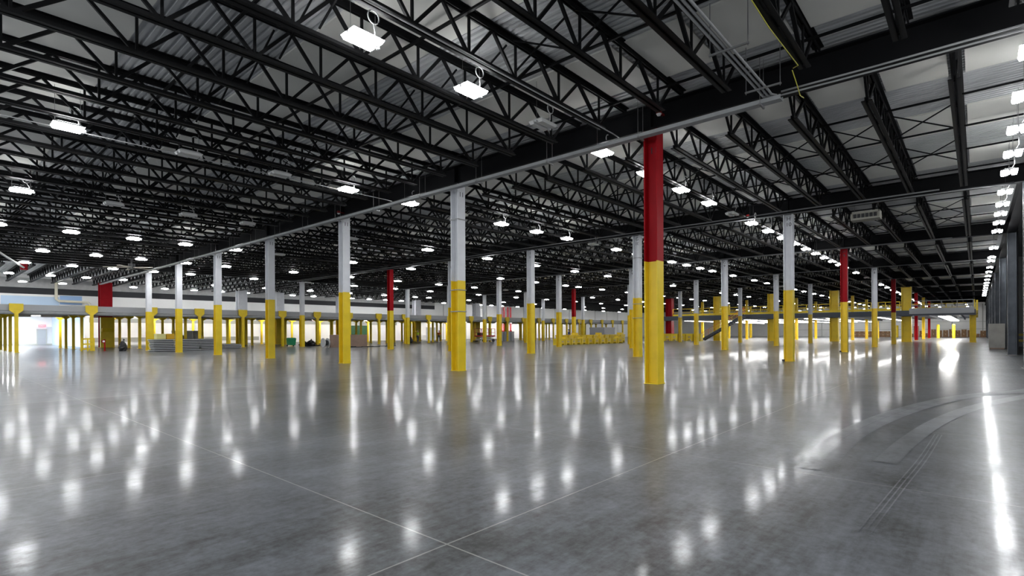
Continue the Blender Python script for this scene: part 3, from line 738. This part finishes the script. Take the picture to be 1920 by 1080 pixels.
crate(13.42, 48.35, .945, .56, .7, .42, 'amber', 'plastic_crate', 'amber crate on top of the left tray stack', 'crate')
def bag(x, y, s, h, lab, seed, m='black'):
    rnd = random.Random(seed); b = MB(); R = 9; K = 14; vs = []
    for i in range(R+1):
        f = i/R; prof_ = math.sin(PI*(.3+.62*f))**.8
        for k in range(K): 
            a = 2*PI*k/K; rr = s*prof_*(1+rnd.uniform(-.24,.2)); vs.append((rr*math.cos(a), rr*math.sin(a), h*f))
    fs = [tuple(reversed(range(K)))] + [(i*K+k, i*K+(k+1)%K, (i+1)*K+(k+1)%K, (i+1)*K+k) for i in range(R) for k in range(K)] + [tuple(R*K+k for k in range(K))]
    b.add(vs, fs); t = thing('bin_bag', lab, 'bag', (x,y,0), 0, 'black bags'); part('sack', b, m, t)
    part('knot', MB().tube([(0,0,h*.96),(.03,.02,h*1.08),(.09,.03,h*1.16)], [.09,.05,.08], 8), m, t); return t
bag(11.0, 51.2, .28, .8, 'black bag standing alone left of the tray stacks', 1)
bag(27.0, 53.2, .42, .62, 'left black rubbish bag beside the green bin', 2); bag(27.98, 53.35, .45, .6, 'right black rubbish bag beside the green bin', 3)
bag(44.1, 57.2, .36, .8, 'black rubbish bag beside the worker in the yellow vest', 4)
t = thing('red_post', 'short red post with a fire extinguisher sign before the yellow guard', 'post', (10.17,53.0,0))
part('pipe', MB().tube([(0,0,.02),(0,0,.95)], .05, 10), 'red', t); part('foot', MB().tube([(0,0,0),(0,0,.02)], .14, 12), 'red', t)
part('hose_reel', MB().tube([(-.08,-.05,.78),(-.08,.05,.78)], .14, 12), 'red', t); part('dial', MB().tube([(-.08,-.07,.78),(-.08,-.051,.78)], .08, 12), 'hatwhite', t)
t = thing('guard_railing', 'low yellow guard frame between two platform posts at left', 'barrier', (9.25,54.0,0))
for z in (.12, .5, .92): part('rail', MB().box(-.42,-.03,z,.42,.03,z+.12), 'yellow', t)
for x in (-.4, .0, .4): part('post', MB().box(x-.05,-.032,0,x+.05,.032,1.05), 'yellow', t)
t = thing('green_bin', 'green plastic bin behind the black bags', 'bin', (26.0,53.7,0))
part('body', MB().frustum(-.3,-.3,.3,.3,.12,-.36,-.36,.36,.36,.78), 'green', t); part('lid', MB().frustum(-.38,-.38,.38,.38,.785,-.3,-.3,.3,.3,.9), 'green', t)
for s in (-1, 1): part('wheel', MB().tube([(s*.31,.2,.1),(s*.36,.2,.1)], .1, 12), 'black', t)
t = thing('board_pallet', 'low pale timber pallet on the floor right of the black bags', 'pallet', (29.6,53.6,0), .1)
for y in (-.4, 0, .4): part('runner', MB().box(-.7,y-.05,0,.7,y+.05,.09), 'timber', t)
for q in range(6): part('slat', MB().box(-.7+q*.25,-.5,.091,-.55+q*.25,.5,.115), 'timber', t)
for q in range(5):
    o = link('board_sheet', MB().box(-2.0,-.03,0,2.0,.03,1.2).mesh('board_sheet','board'), None, (28.2+.03*q, 46.2+.085*q, 0)); 
    tag(o, 'brown sheet standing on edge in a row of sheets, %s from the front' % nth(q+1), 'board', 'brown sheets on edge')
t = thing('cable_drum', 'grey wire cable drum left of the brown sheets', 'drum', (25.5,45.9,0))
for s in (-1, 1): part('flange', MB().tube([(s*.2,0,.45),(s*.24,0,.45)], .45, 20), 'trayrail', t)
part('core', MB().tube([(-.2,0,.45),(.2,0,.45)], .25, 16), 'traydark', t)
for q in range(9):
    x, y = 27.6+(q%3)*2.1, (44.2, 45.2, 52.2)[q//3] + .12*(q%3)
    tag(link('loose_bar', MB().box(-.7,-.06,0,.7,.06,.05).mesh('loose_bar','traydark'), None, (x,y,0), random.uniform(-.2,.2)), 'dark loose steel bar lying on the floor near the brown sheets', 'bar', 'loose bars near the brown sheets')
t = thing('pallet_jack', 'dark pallet truck with an upright handle before the brown sheets', 'pallet truck', (26.8,44.6,0), .2)
for s in (-.2, .2): part('fork', MB().box(0,s-.07,.06,1.1,s+.07,.11), 'traydark', t)
part('handle', MB().tube([(-.1,0,.1),(-.2,0,1.05)], .035, 8), 'red', t); part('head', MB().box(-.25,-.3,.04,0,.3,.22), 'traydark', t)
for s in (-.12, .12): part('wheel', MB().tube([(-.1,s-.04,.08),(-.1,s+.04,.08)], .08, 10), 'black', t)
# scissor lift
t = thing('scissor_lift', 'red scissor lift with tall rails parked by the platform posts', 'lift', (55.0,53.8,0))
part('chassis', MB().box(-1.4,-.6,.2,1.4,.6,.45), 'fascia', t)
for sx in (-1, 1):
    for sy in (-1, 1): part('wheel', MB().tube([(sx*1.0,sy*.62,.22),(sx*1.0,sy*.78,.22)], .22, 14), 'black', t)
sc = MB()
for y in (-.5, .5): sc.bar((-1.3,y,.5),(1.3,y,.72),.05,.08).bar((-1.3,y+.06,.72),(1.3,y+.06,.5),.05,.08)
part('scissor_arms', sc, 'fascia', t); part('platform', MB().box(-1.5,-.65,.75,1.5,.65,.95), 'liftred', t)
rl = MB()
for z in (1.35, 1.9):
    for y in (-.62, .62): rl.bar((-1.45,y,z),(1.45,y,z),.05,.05)
    for x in (-1.45, 1.45): rl.bar((x,-.62,z),(x,.62,z),.05,.05,(1,0,0))
for x in (-1.45,-.7,0,.7,1.45):
    for y in (-.62, .62): rl.bar((x,y,.95),(x,y,1.9),.05,.05,(1,0,0))
part('railing', rl, 'liftred', t); part('tool_box', MB().box(-1.2,-.4,.951,-.4,.4,1.3), 'traydark', t)
# red risers
for q, x in enumerate((76.9, 77.6, 78.75, 79.6)):
    t = thing('sprinkler_riser', 'red vertical sprinkler pipe on the back wall, %s from the left of four' % nth(q+1), 'pipe', (x,70.6,0), 0, 'red sprinkler risers')
    part('pipe', MB().tube([(0,0,.4),(0,0,6.4)], .13, 10), mat('riser_red_%d' % q, (.75,.02,.04), .35), t); part('valve', MB().tube([(0,0,1.0),(0,0,1.7)], .24, 10), 'red', t)
    part('foot', MB().box(-.15,-.15,0,.15,.15,.4), 'red', t)
# yellow floor blocks (machine guard sections)
bb = MB()
bb.box(-.5,-.42,.14,.5,.42,.56); bb.box(-.5,-.42,0,-.26,.42,.14); bb.box(.26,-.42,0,.5,.42,.14); 
bbm = bb.mesh('body','yellow'); blip = MB().box(-.54,-.45,.561,.54,.45,.66).mesh('lip','yellow'); bslot = MB().box(-.2,-.435,.28,.2,-.421,.42).mesh('slot','timber')
bcap = MB().box(-.26,-.3,.661,.26,.3,.82).mesh('cap','yellow')
def block(x, y, z, rz, lab, grp, s=1.0, cap=False):
    t = thing('guard_block', lab, 'guard block', (x,y,z), rz, grp); t.scale = (1.0,1.0,s)
    link('body', bbm, t); link('lip', blip, t); link('slot', bslot, t)
    if cap: link('cap', bcap, t)
for q in range(11): block(44.6+q*1.16, 33.2-.35*abs(q-4)*.3, 0, random.uniform(-.15,.15), 'yellow machine guard block in the front row, %s from the left' % nth(q+1), 'front yellow guard blocks', 1.0, q % 3 == 1)
for q in range(11): block(48.4+q*1.3, 35.25, 0, random.uniform(-.1,.1), 'taller yellow machine guard block in the second row, %s from the left' % nth(q+1), 'second row of yellow guard blocks', 1.55, q % 4 == 2)
for q in range(6): block(73.4, 29.6+q*1.12, 0, PI/2*3+random.uniform(-.06,.06), 'yellow machine guard block right of the near red column, %s from the right' % nth(q+1), 'right yellow guard blocks', 1.6, q == 5)
t = crate(69.6, 43, 0, 3.0, 2.6, 2.05, 'greybox', 'equipment_box', 'large plain grey equipment box behind the yellow guard blocks', 'box')
for q in range(4): crate(61.8+q*.85, 57.0, 0, .7, .7, 1.5, 'door', 'control_cabinet', 'grey control cabinet under the platform, %s from the left' % nth(q+1), 'cabinet', 'cabinets under the platform')
for q in range(6): crate(18.6+.95*(q%3), 64.0+.8*(q//3), 0, .6, .5, 1.2+.5*(q%2), 'door', 'wall_cabinet', 'grey cabinet behind the tray stacks, %s of the group' % nth(q+1), 'cabinet', 'cabinets behind the trays')

# ------------------------------------------------------------------ right side
t = thing('cabinet', 'dusty grey two-door cabinet standing against the dark columns at right', 'cabinet', (51.6,-1.05,0))
part('body', MB().box(-.35,-.45,.08,.35,.42,1.82), 'cabinet', t); part('plinth', MB().box(-.32,-.4,0,.32,.38,.08), 'board', t)
part('door', MB().box(-.375,-.01,.3,-.351,.41,1.78), 'cabinet', t); part('door', MB().box(-.375,-.44,.3,-.351,-.03,1.78), 'cabinet', t)
part('handle', MB().box(-.4,.03,1.0,-.376,.05,1.2), 'conduit', t)
tag(link('red_pipe', MB().tube([(55,-2.29,0),(55,-2.29,7)], .07, 10).mesh('red_pipe','red',True)), 'red pipe rising behind the dark columns at the right edge', 'pipe')
t = thing('yellow_barrier', 'low yellow barrier behind the dark columns at right', 'barrier', (50,-2.2,0))
for z in (.55, .95): part('rail', MB().box(-.03,-.6,z,.03,.6,z+.16), 'yellow', t)
for y in (-.5, .5): part('post', MB().box(-.05,y-.05,0,.05,y+.05,1.15), 'yellow', t)
t = thing('work_table', 'dark work table behind the dark columns at right', 'table', (38,-2.3,0))
part('top', MB().box(-.6,-.35,.74,.6,.35,.8), 'black', t)
for sx in (-1,1):
    for sy in (-1,1): part('leg', MB().box(sx*.55-.03,sy*.3-.03,0,sx*.55+.03,sy*.3+.03,.74), 'black', t)
def carton(x, y, z, w, d, h, lab, grp, rz=0):
    t = thing('carton', lab, 'box', (x,y,z), rz, grp)
    part('body', MB().box(-w/2,-d/2,0,w/2,d/2,h), 'carton', t); part('tape', MB().box(-w/2-.004,-.05,h*.55,-w/2-.001,.05,h).box(-w/2,-.05,h+.001,w/2,.05,h+.004), 'timber', t)
c = 0
for q in range(13):
    y = -.9 + q*.95; hh = 0
    for k in range(random.choice((1, 2, 2, 3))):
        h = random.uniform(.55,.85); c += 1
        carton(139+.25*((q*7)%4-1.5)/2, y, hh, .8, .8, h-.005, 'brown cardboard carton by the far end wall, %s from the right, %s one' % (nth(q+1), ('bottom','second','third')[k]), 'cartons by the far wall', random.uniform(-.1,.1)); hh += h
for q in range(8):
    for k in range(2): carton(138, 14.3+q*.85, .62*k, .75, .78, .6, 'brown carton in the far left group, %s from the right, %s one' % (nth(q+1), ('bottom','top')[k]), 'left far cartons')
for q in range(5):
    t = thing('yellow_bollard', 'yellow bollard under the far platform, %s from the right' % nth(q+1), 'bollard', (118+q*2.5, 3+q*2.2, 0), 0, 'far bollards')
    part('tube', MB().tube([(0,0,0),(0,0,2.3)], .22, 10), 'yellow', t); part('cap', MB().tube([(0,0,2.301),(0,0,2.4)], [.22,.12], 10), 'yellow', t)

# ------------------------------------------------------------------ people
def person(x, y, rz, vestmat, legmat, lab, bend=0.0, hat='hatwhite'):
    t = thing('person', lab, 'person', (x,y,0), rz)
    b = bend
    J_ = {'pel':(0,0,.92),'sp':(0,-.08*b,1.12),'ch':(0,-.26*b,1.32-.05*b),'nk':(0,-.36*b,1.47-.1*b),'hb':(0,-.4*b-.01,1.54-.12*b),'hd':(0,-.43*b-.02,1.64-.13*b),'ht':(0,-.44*b-.02,1.72-.14*b)}
    V, R_, E_, ix = [], [], [], {}
    def av(n, p, r): ix[n] = len(V); V.append(p); R_.append(r)
    for n, r in (('pel',.145),('sp',.13),('ch',.15),('nk',.06),('hb',.075),('hd',.1),('ht',.07)): av(n, J_[n], r)
    ch = Vector(J_['ch'])
    for a, c_ in (('pel','sp'),('sp','ch'),('ch','nk'),('nk','hb'),('hb','hd'),('hd','ht')): E_.append((ix[a], ix[c_]))
    for s in (-1, 1):
        k = 'L' if s > 0 else 'R'
        sh = ch + Vector((s*.19,0,.07)); el = sh + Vector((s*.06,-.04-.1*b,-.29)); wr = el + Vector((-s*.02,-.16,-.19)); pm_ = wr + Vector((0,-.05,-.06))
        for n, p, r in (('sh',sh,.062),('el',el,.045),('wr',wr,.032),('pm',pm_,.04)): av(n+k, tuple(p), r)
        E_ += [(ix['ch'],ix['sh'+k]),(ix['sh'+k],ix['el'+k]),(ix['el'+k],ix['wr'+k]),(ix['wr'+k],ix['pm'+k])]
        for f, (dx, l) in enumerate(((-.032,.07),(-.011,.085),(.011,.08),(.032,.065))):
            m1 = pm_ + Vector((dx,-.03,-.035)); m2 = m1 + Vector((0,-.02,-l*.6)); av('f%s%d' % (k,f), tuple(m1), .01); av('g%s%d' % (k,f), tuple(m2), .008)
            E_ += [(ix['pm'+k],ix['f%s%d' % (k,f)]),(ix['f%s%d' % (k,f)],ix['g%s%d' % (k,f)])]
        th = pm_ + Vector((-s*.055,-.02,.0)); av('t'+k, tuple(th), .011); E_.append((ix['pm'+k], ix['t'+k]))
        hp = (s*.1,0,.86); kn = (s*.12,-.04,.48); an = (s*.13,.02,.09); to = (s*.14,-.14,.045)
        for n, p, r in (('hp',hp,.095),('kn',kn,.065),('an',an,.042),('to',to,.04)): av(n+k, p, r)
        E_ += [(ix['pel'],ix['hp'+k]),(ix['hp'+k],ix['kn'+k]),(ix['kn'+k],ix['an'+k]),(ix['an'+k],ix['to'+k])]
    def skinned(name, names, m, grow=0.0):
        keep = [ix[n] for n in names]; mp = {o: i for i, o in enumerate(keep)}
        me = bpy.data.meshes.new(name); me.from_pydata([V[i] for i in keep], [(mp[a], mp[c_]) for a, c_ in E_ if a in mp and c_ in mp], [])
        me.materials.append(M[m]); o = link(name, me, t)
        md = o.modifiers.new('skin', 'SKIN'); sv = me.skin_vertices[0].data
        for i, oi in enumerate(keep): sv[i].radius = (R_[oi]+grow, R_[oi]*(.8 if names[i] in ('pel','sp','ch') else 1)+grow); sv[i].use_root = (i == 0)
        o.modifiers.new('sub', 'SUBSURF').render_levels = 2; o.modifiers['sub'].levels = 1
        return o
    skinned('body', list(ix), 'skin')
    skinned('shirt', ['ch','sp','pel','shL','elL','shR','elR'], vestmat, .018)
    skinned('trousers', ['pel','hpL','knL','anL','hpR','knR','anR'], legmat, .014)
    hd = Vector(J_['hd'])
    part('hard_hat', MB().tube([hd+Vector((0,0,.04)), hd+Vector((0,0,.05)), hd+Vector((0,0,.1)), hd+Vector((0,0,.15))], [.16,.13,.12,.05], 14), hat, t, smooth=True)
    part('face', MB().box(-.035,-.105+hd.y,hd.z-.005,-.02,-.085+hd.y,hd.z+.01).box(.02,-.105+hd.y,hd.z-.005,.035,-.085+hd.y,hd.z+.01).box(-.012,-.12+hd.y,hd.z-.04,.012,-.09+hd.y,hd.z-.01).box(-.03,-.1+hd.y,hd.z-.065,.03,-.085+hd.y,hd.z-.055), 'trousers', t)
person(45.7, 57.6, .5, 'hivis', 'trousers', 'standing person in a yellow-green vest and grey trousers beside the platform', 0, 'hivis')
person(51.7, 60.2, 2.2, 'orange', 'trousers', 'person in an orange vest bending among the platform posts', .6, 'orange')
person(63.8, 45.2, 1.0, 'bluecloth', 'trousers', 'person in blue standing behind the yellow guard blocks', .1, 'bluecloth')

# ------------------------------------------------------------------ tyre marks
def catmull(P_, n=24):
    out = []
    for i in range(len(P_)-1):
        a, b, c_, d = P_[max(i-1,0)], P_[i], P_[i+1], P_[min(i+2,len(P_)-1)]
        for k in range(n):
            s = k/n; out.append(tuple(.5*((2*b[q])+(-a[q]+c_[q])*s+(2*a[q]-5*b[q]+4*c_[q]-d[q])*s*s+(-a[q]+3*b[q]-3*c_[q]+d[q])*s**3) for q in (0,1)))
    return out + [P_[-1]]
def resample(P_, step):
    out = [P_[0]]; acc = 0
    for a, b in zip(P_, P_[1:]):
        L = math.hypot(b[0]-a[0], b[1]-a[1]); 
        while acc + L >= step and L > 0:
            s = (step-acc)/L; a = (a[0]+(b[0]-a[0])*s, a[1]+(b[1]-a[1])*s); out.append(a); L = math.hypot(b[0]-a[0], b[1]-a[1]); acc = 0
        acc += L
    return out
def strip(P_, w0, w1, z, side=0.0):
    m = MB(); vs = []
    for i, p in enumerate(P_):
        a, b = P_[max(i-1,0)], P_[min(i+1,len(P_)-1)]; d = math.hypot(b[0]-a[0], b[1]-a[1]) or 1; nx, ny = -(b[1]-a[1])/d, (b[0]-a[0])/d
        w = w0 + (w1-w0)*i/len(P_)
        vs += [(p[0]+nx*(side-w/2), p[1]+ny*(side-w/2), z), (p[0]+nx*(side+w/2), p[1]+ny*(side+w/2), z)]
    m.add(vs, [(2*i, 2*i+2, 2*i+3, 2*i+1) for i in range(len(P_)-1)]); return m
PA = catmull([(17.5,-1.2),(15.99,-.66),(15.21,-.23),(13.97,.26),(12.29,.68),(10.82,.95),(9.37,1.14),(7.93,1.25),(6.67,1.25),(5.8,1.2)])
PB = catmull([(15.5,-.9),(14.07,-.45),(12.96,-.13),(11.5,.2),(9.75,.47),(7.92,.64),(6.57,.71)])
PC = catmull([(8.79,.38),(7.08,.43),(5.71,.5),(4.68,.55),(4.2,.57)])
t = thing('tire_track', 'broad pale tyre track with chevron tread curving over the polished floor', 'tyre mark', (0,0,0))
part('smear', strip(PA, .34, .3, .004), 'dustsoft', t)
ch = MB(); RS = resample(PA, .085)
for i in range(1, len(RS)-2):
    p, q = RS[i], RS[i+1]; d = math.hypot(q[0]-p[0], q[1]-p[1]); tx, ty = (q[0]-p[0])/d, (q[1]-p[1])/d; nx, ny = -ty, tx
    for s in (-1, 1):
        o_ = .04 if s > 0 else 0
        pts = [(u, v) for u, v in ((0+o_, .01), (.045+o_, .01), (.1+o_, .17), (.055+o_, .17))]
        ch.add([(p[0]+tx*u+nx*s*v, p[1]+ty*u+ny*s*v, .006) for u, v in pts], [(0,1,2,3) if s > 0 else (3,2,1,0)])
part('tread', ch, 'dust', t)
t = thing('tire_track', 'smooth pale tyre smear inside the chevron track on the floor', 'tyre mark', (0,0,0))
part('smear', strip(PB, .26, .2, .004), 'dustsoft', t)
t = thing('tire_track', 'faint pale tyre marks nearest the camera on the floor', 'tyre mark', (0,0,0))
for s in (-.035, .0, .035): part('smear', strip(PC, .012, .009, .004, s), 'dustfaint', t)

# ------------------------------------------------------------------ light and view
wd = bpy.data.worlds.new('world'); scn.world = wd; wd.use_nodes = True
wd.node_tree.nodes['Background'].inputs[0].default_value = (.9, .95, 1, 1); wd.node_tree.nodes['Background'].inputs[1].default_value = .7
scn.view_settings.view_transform = 'Standard'; scn.view_settings.look = 'None'; scn.view_settings.exposure = 0.95; scn.view_settings.gamma = 1
scn.view_settings.use_curve_mapping = False
scn.cycles.max_bounces = 8; scn.cycles.diffuse_bounces = 4; scn.cycles.glossy_bounces = 4; scn.cycles.sample_clamp_indirect = 8
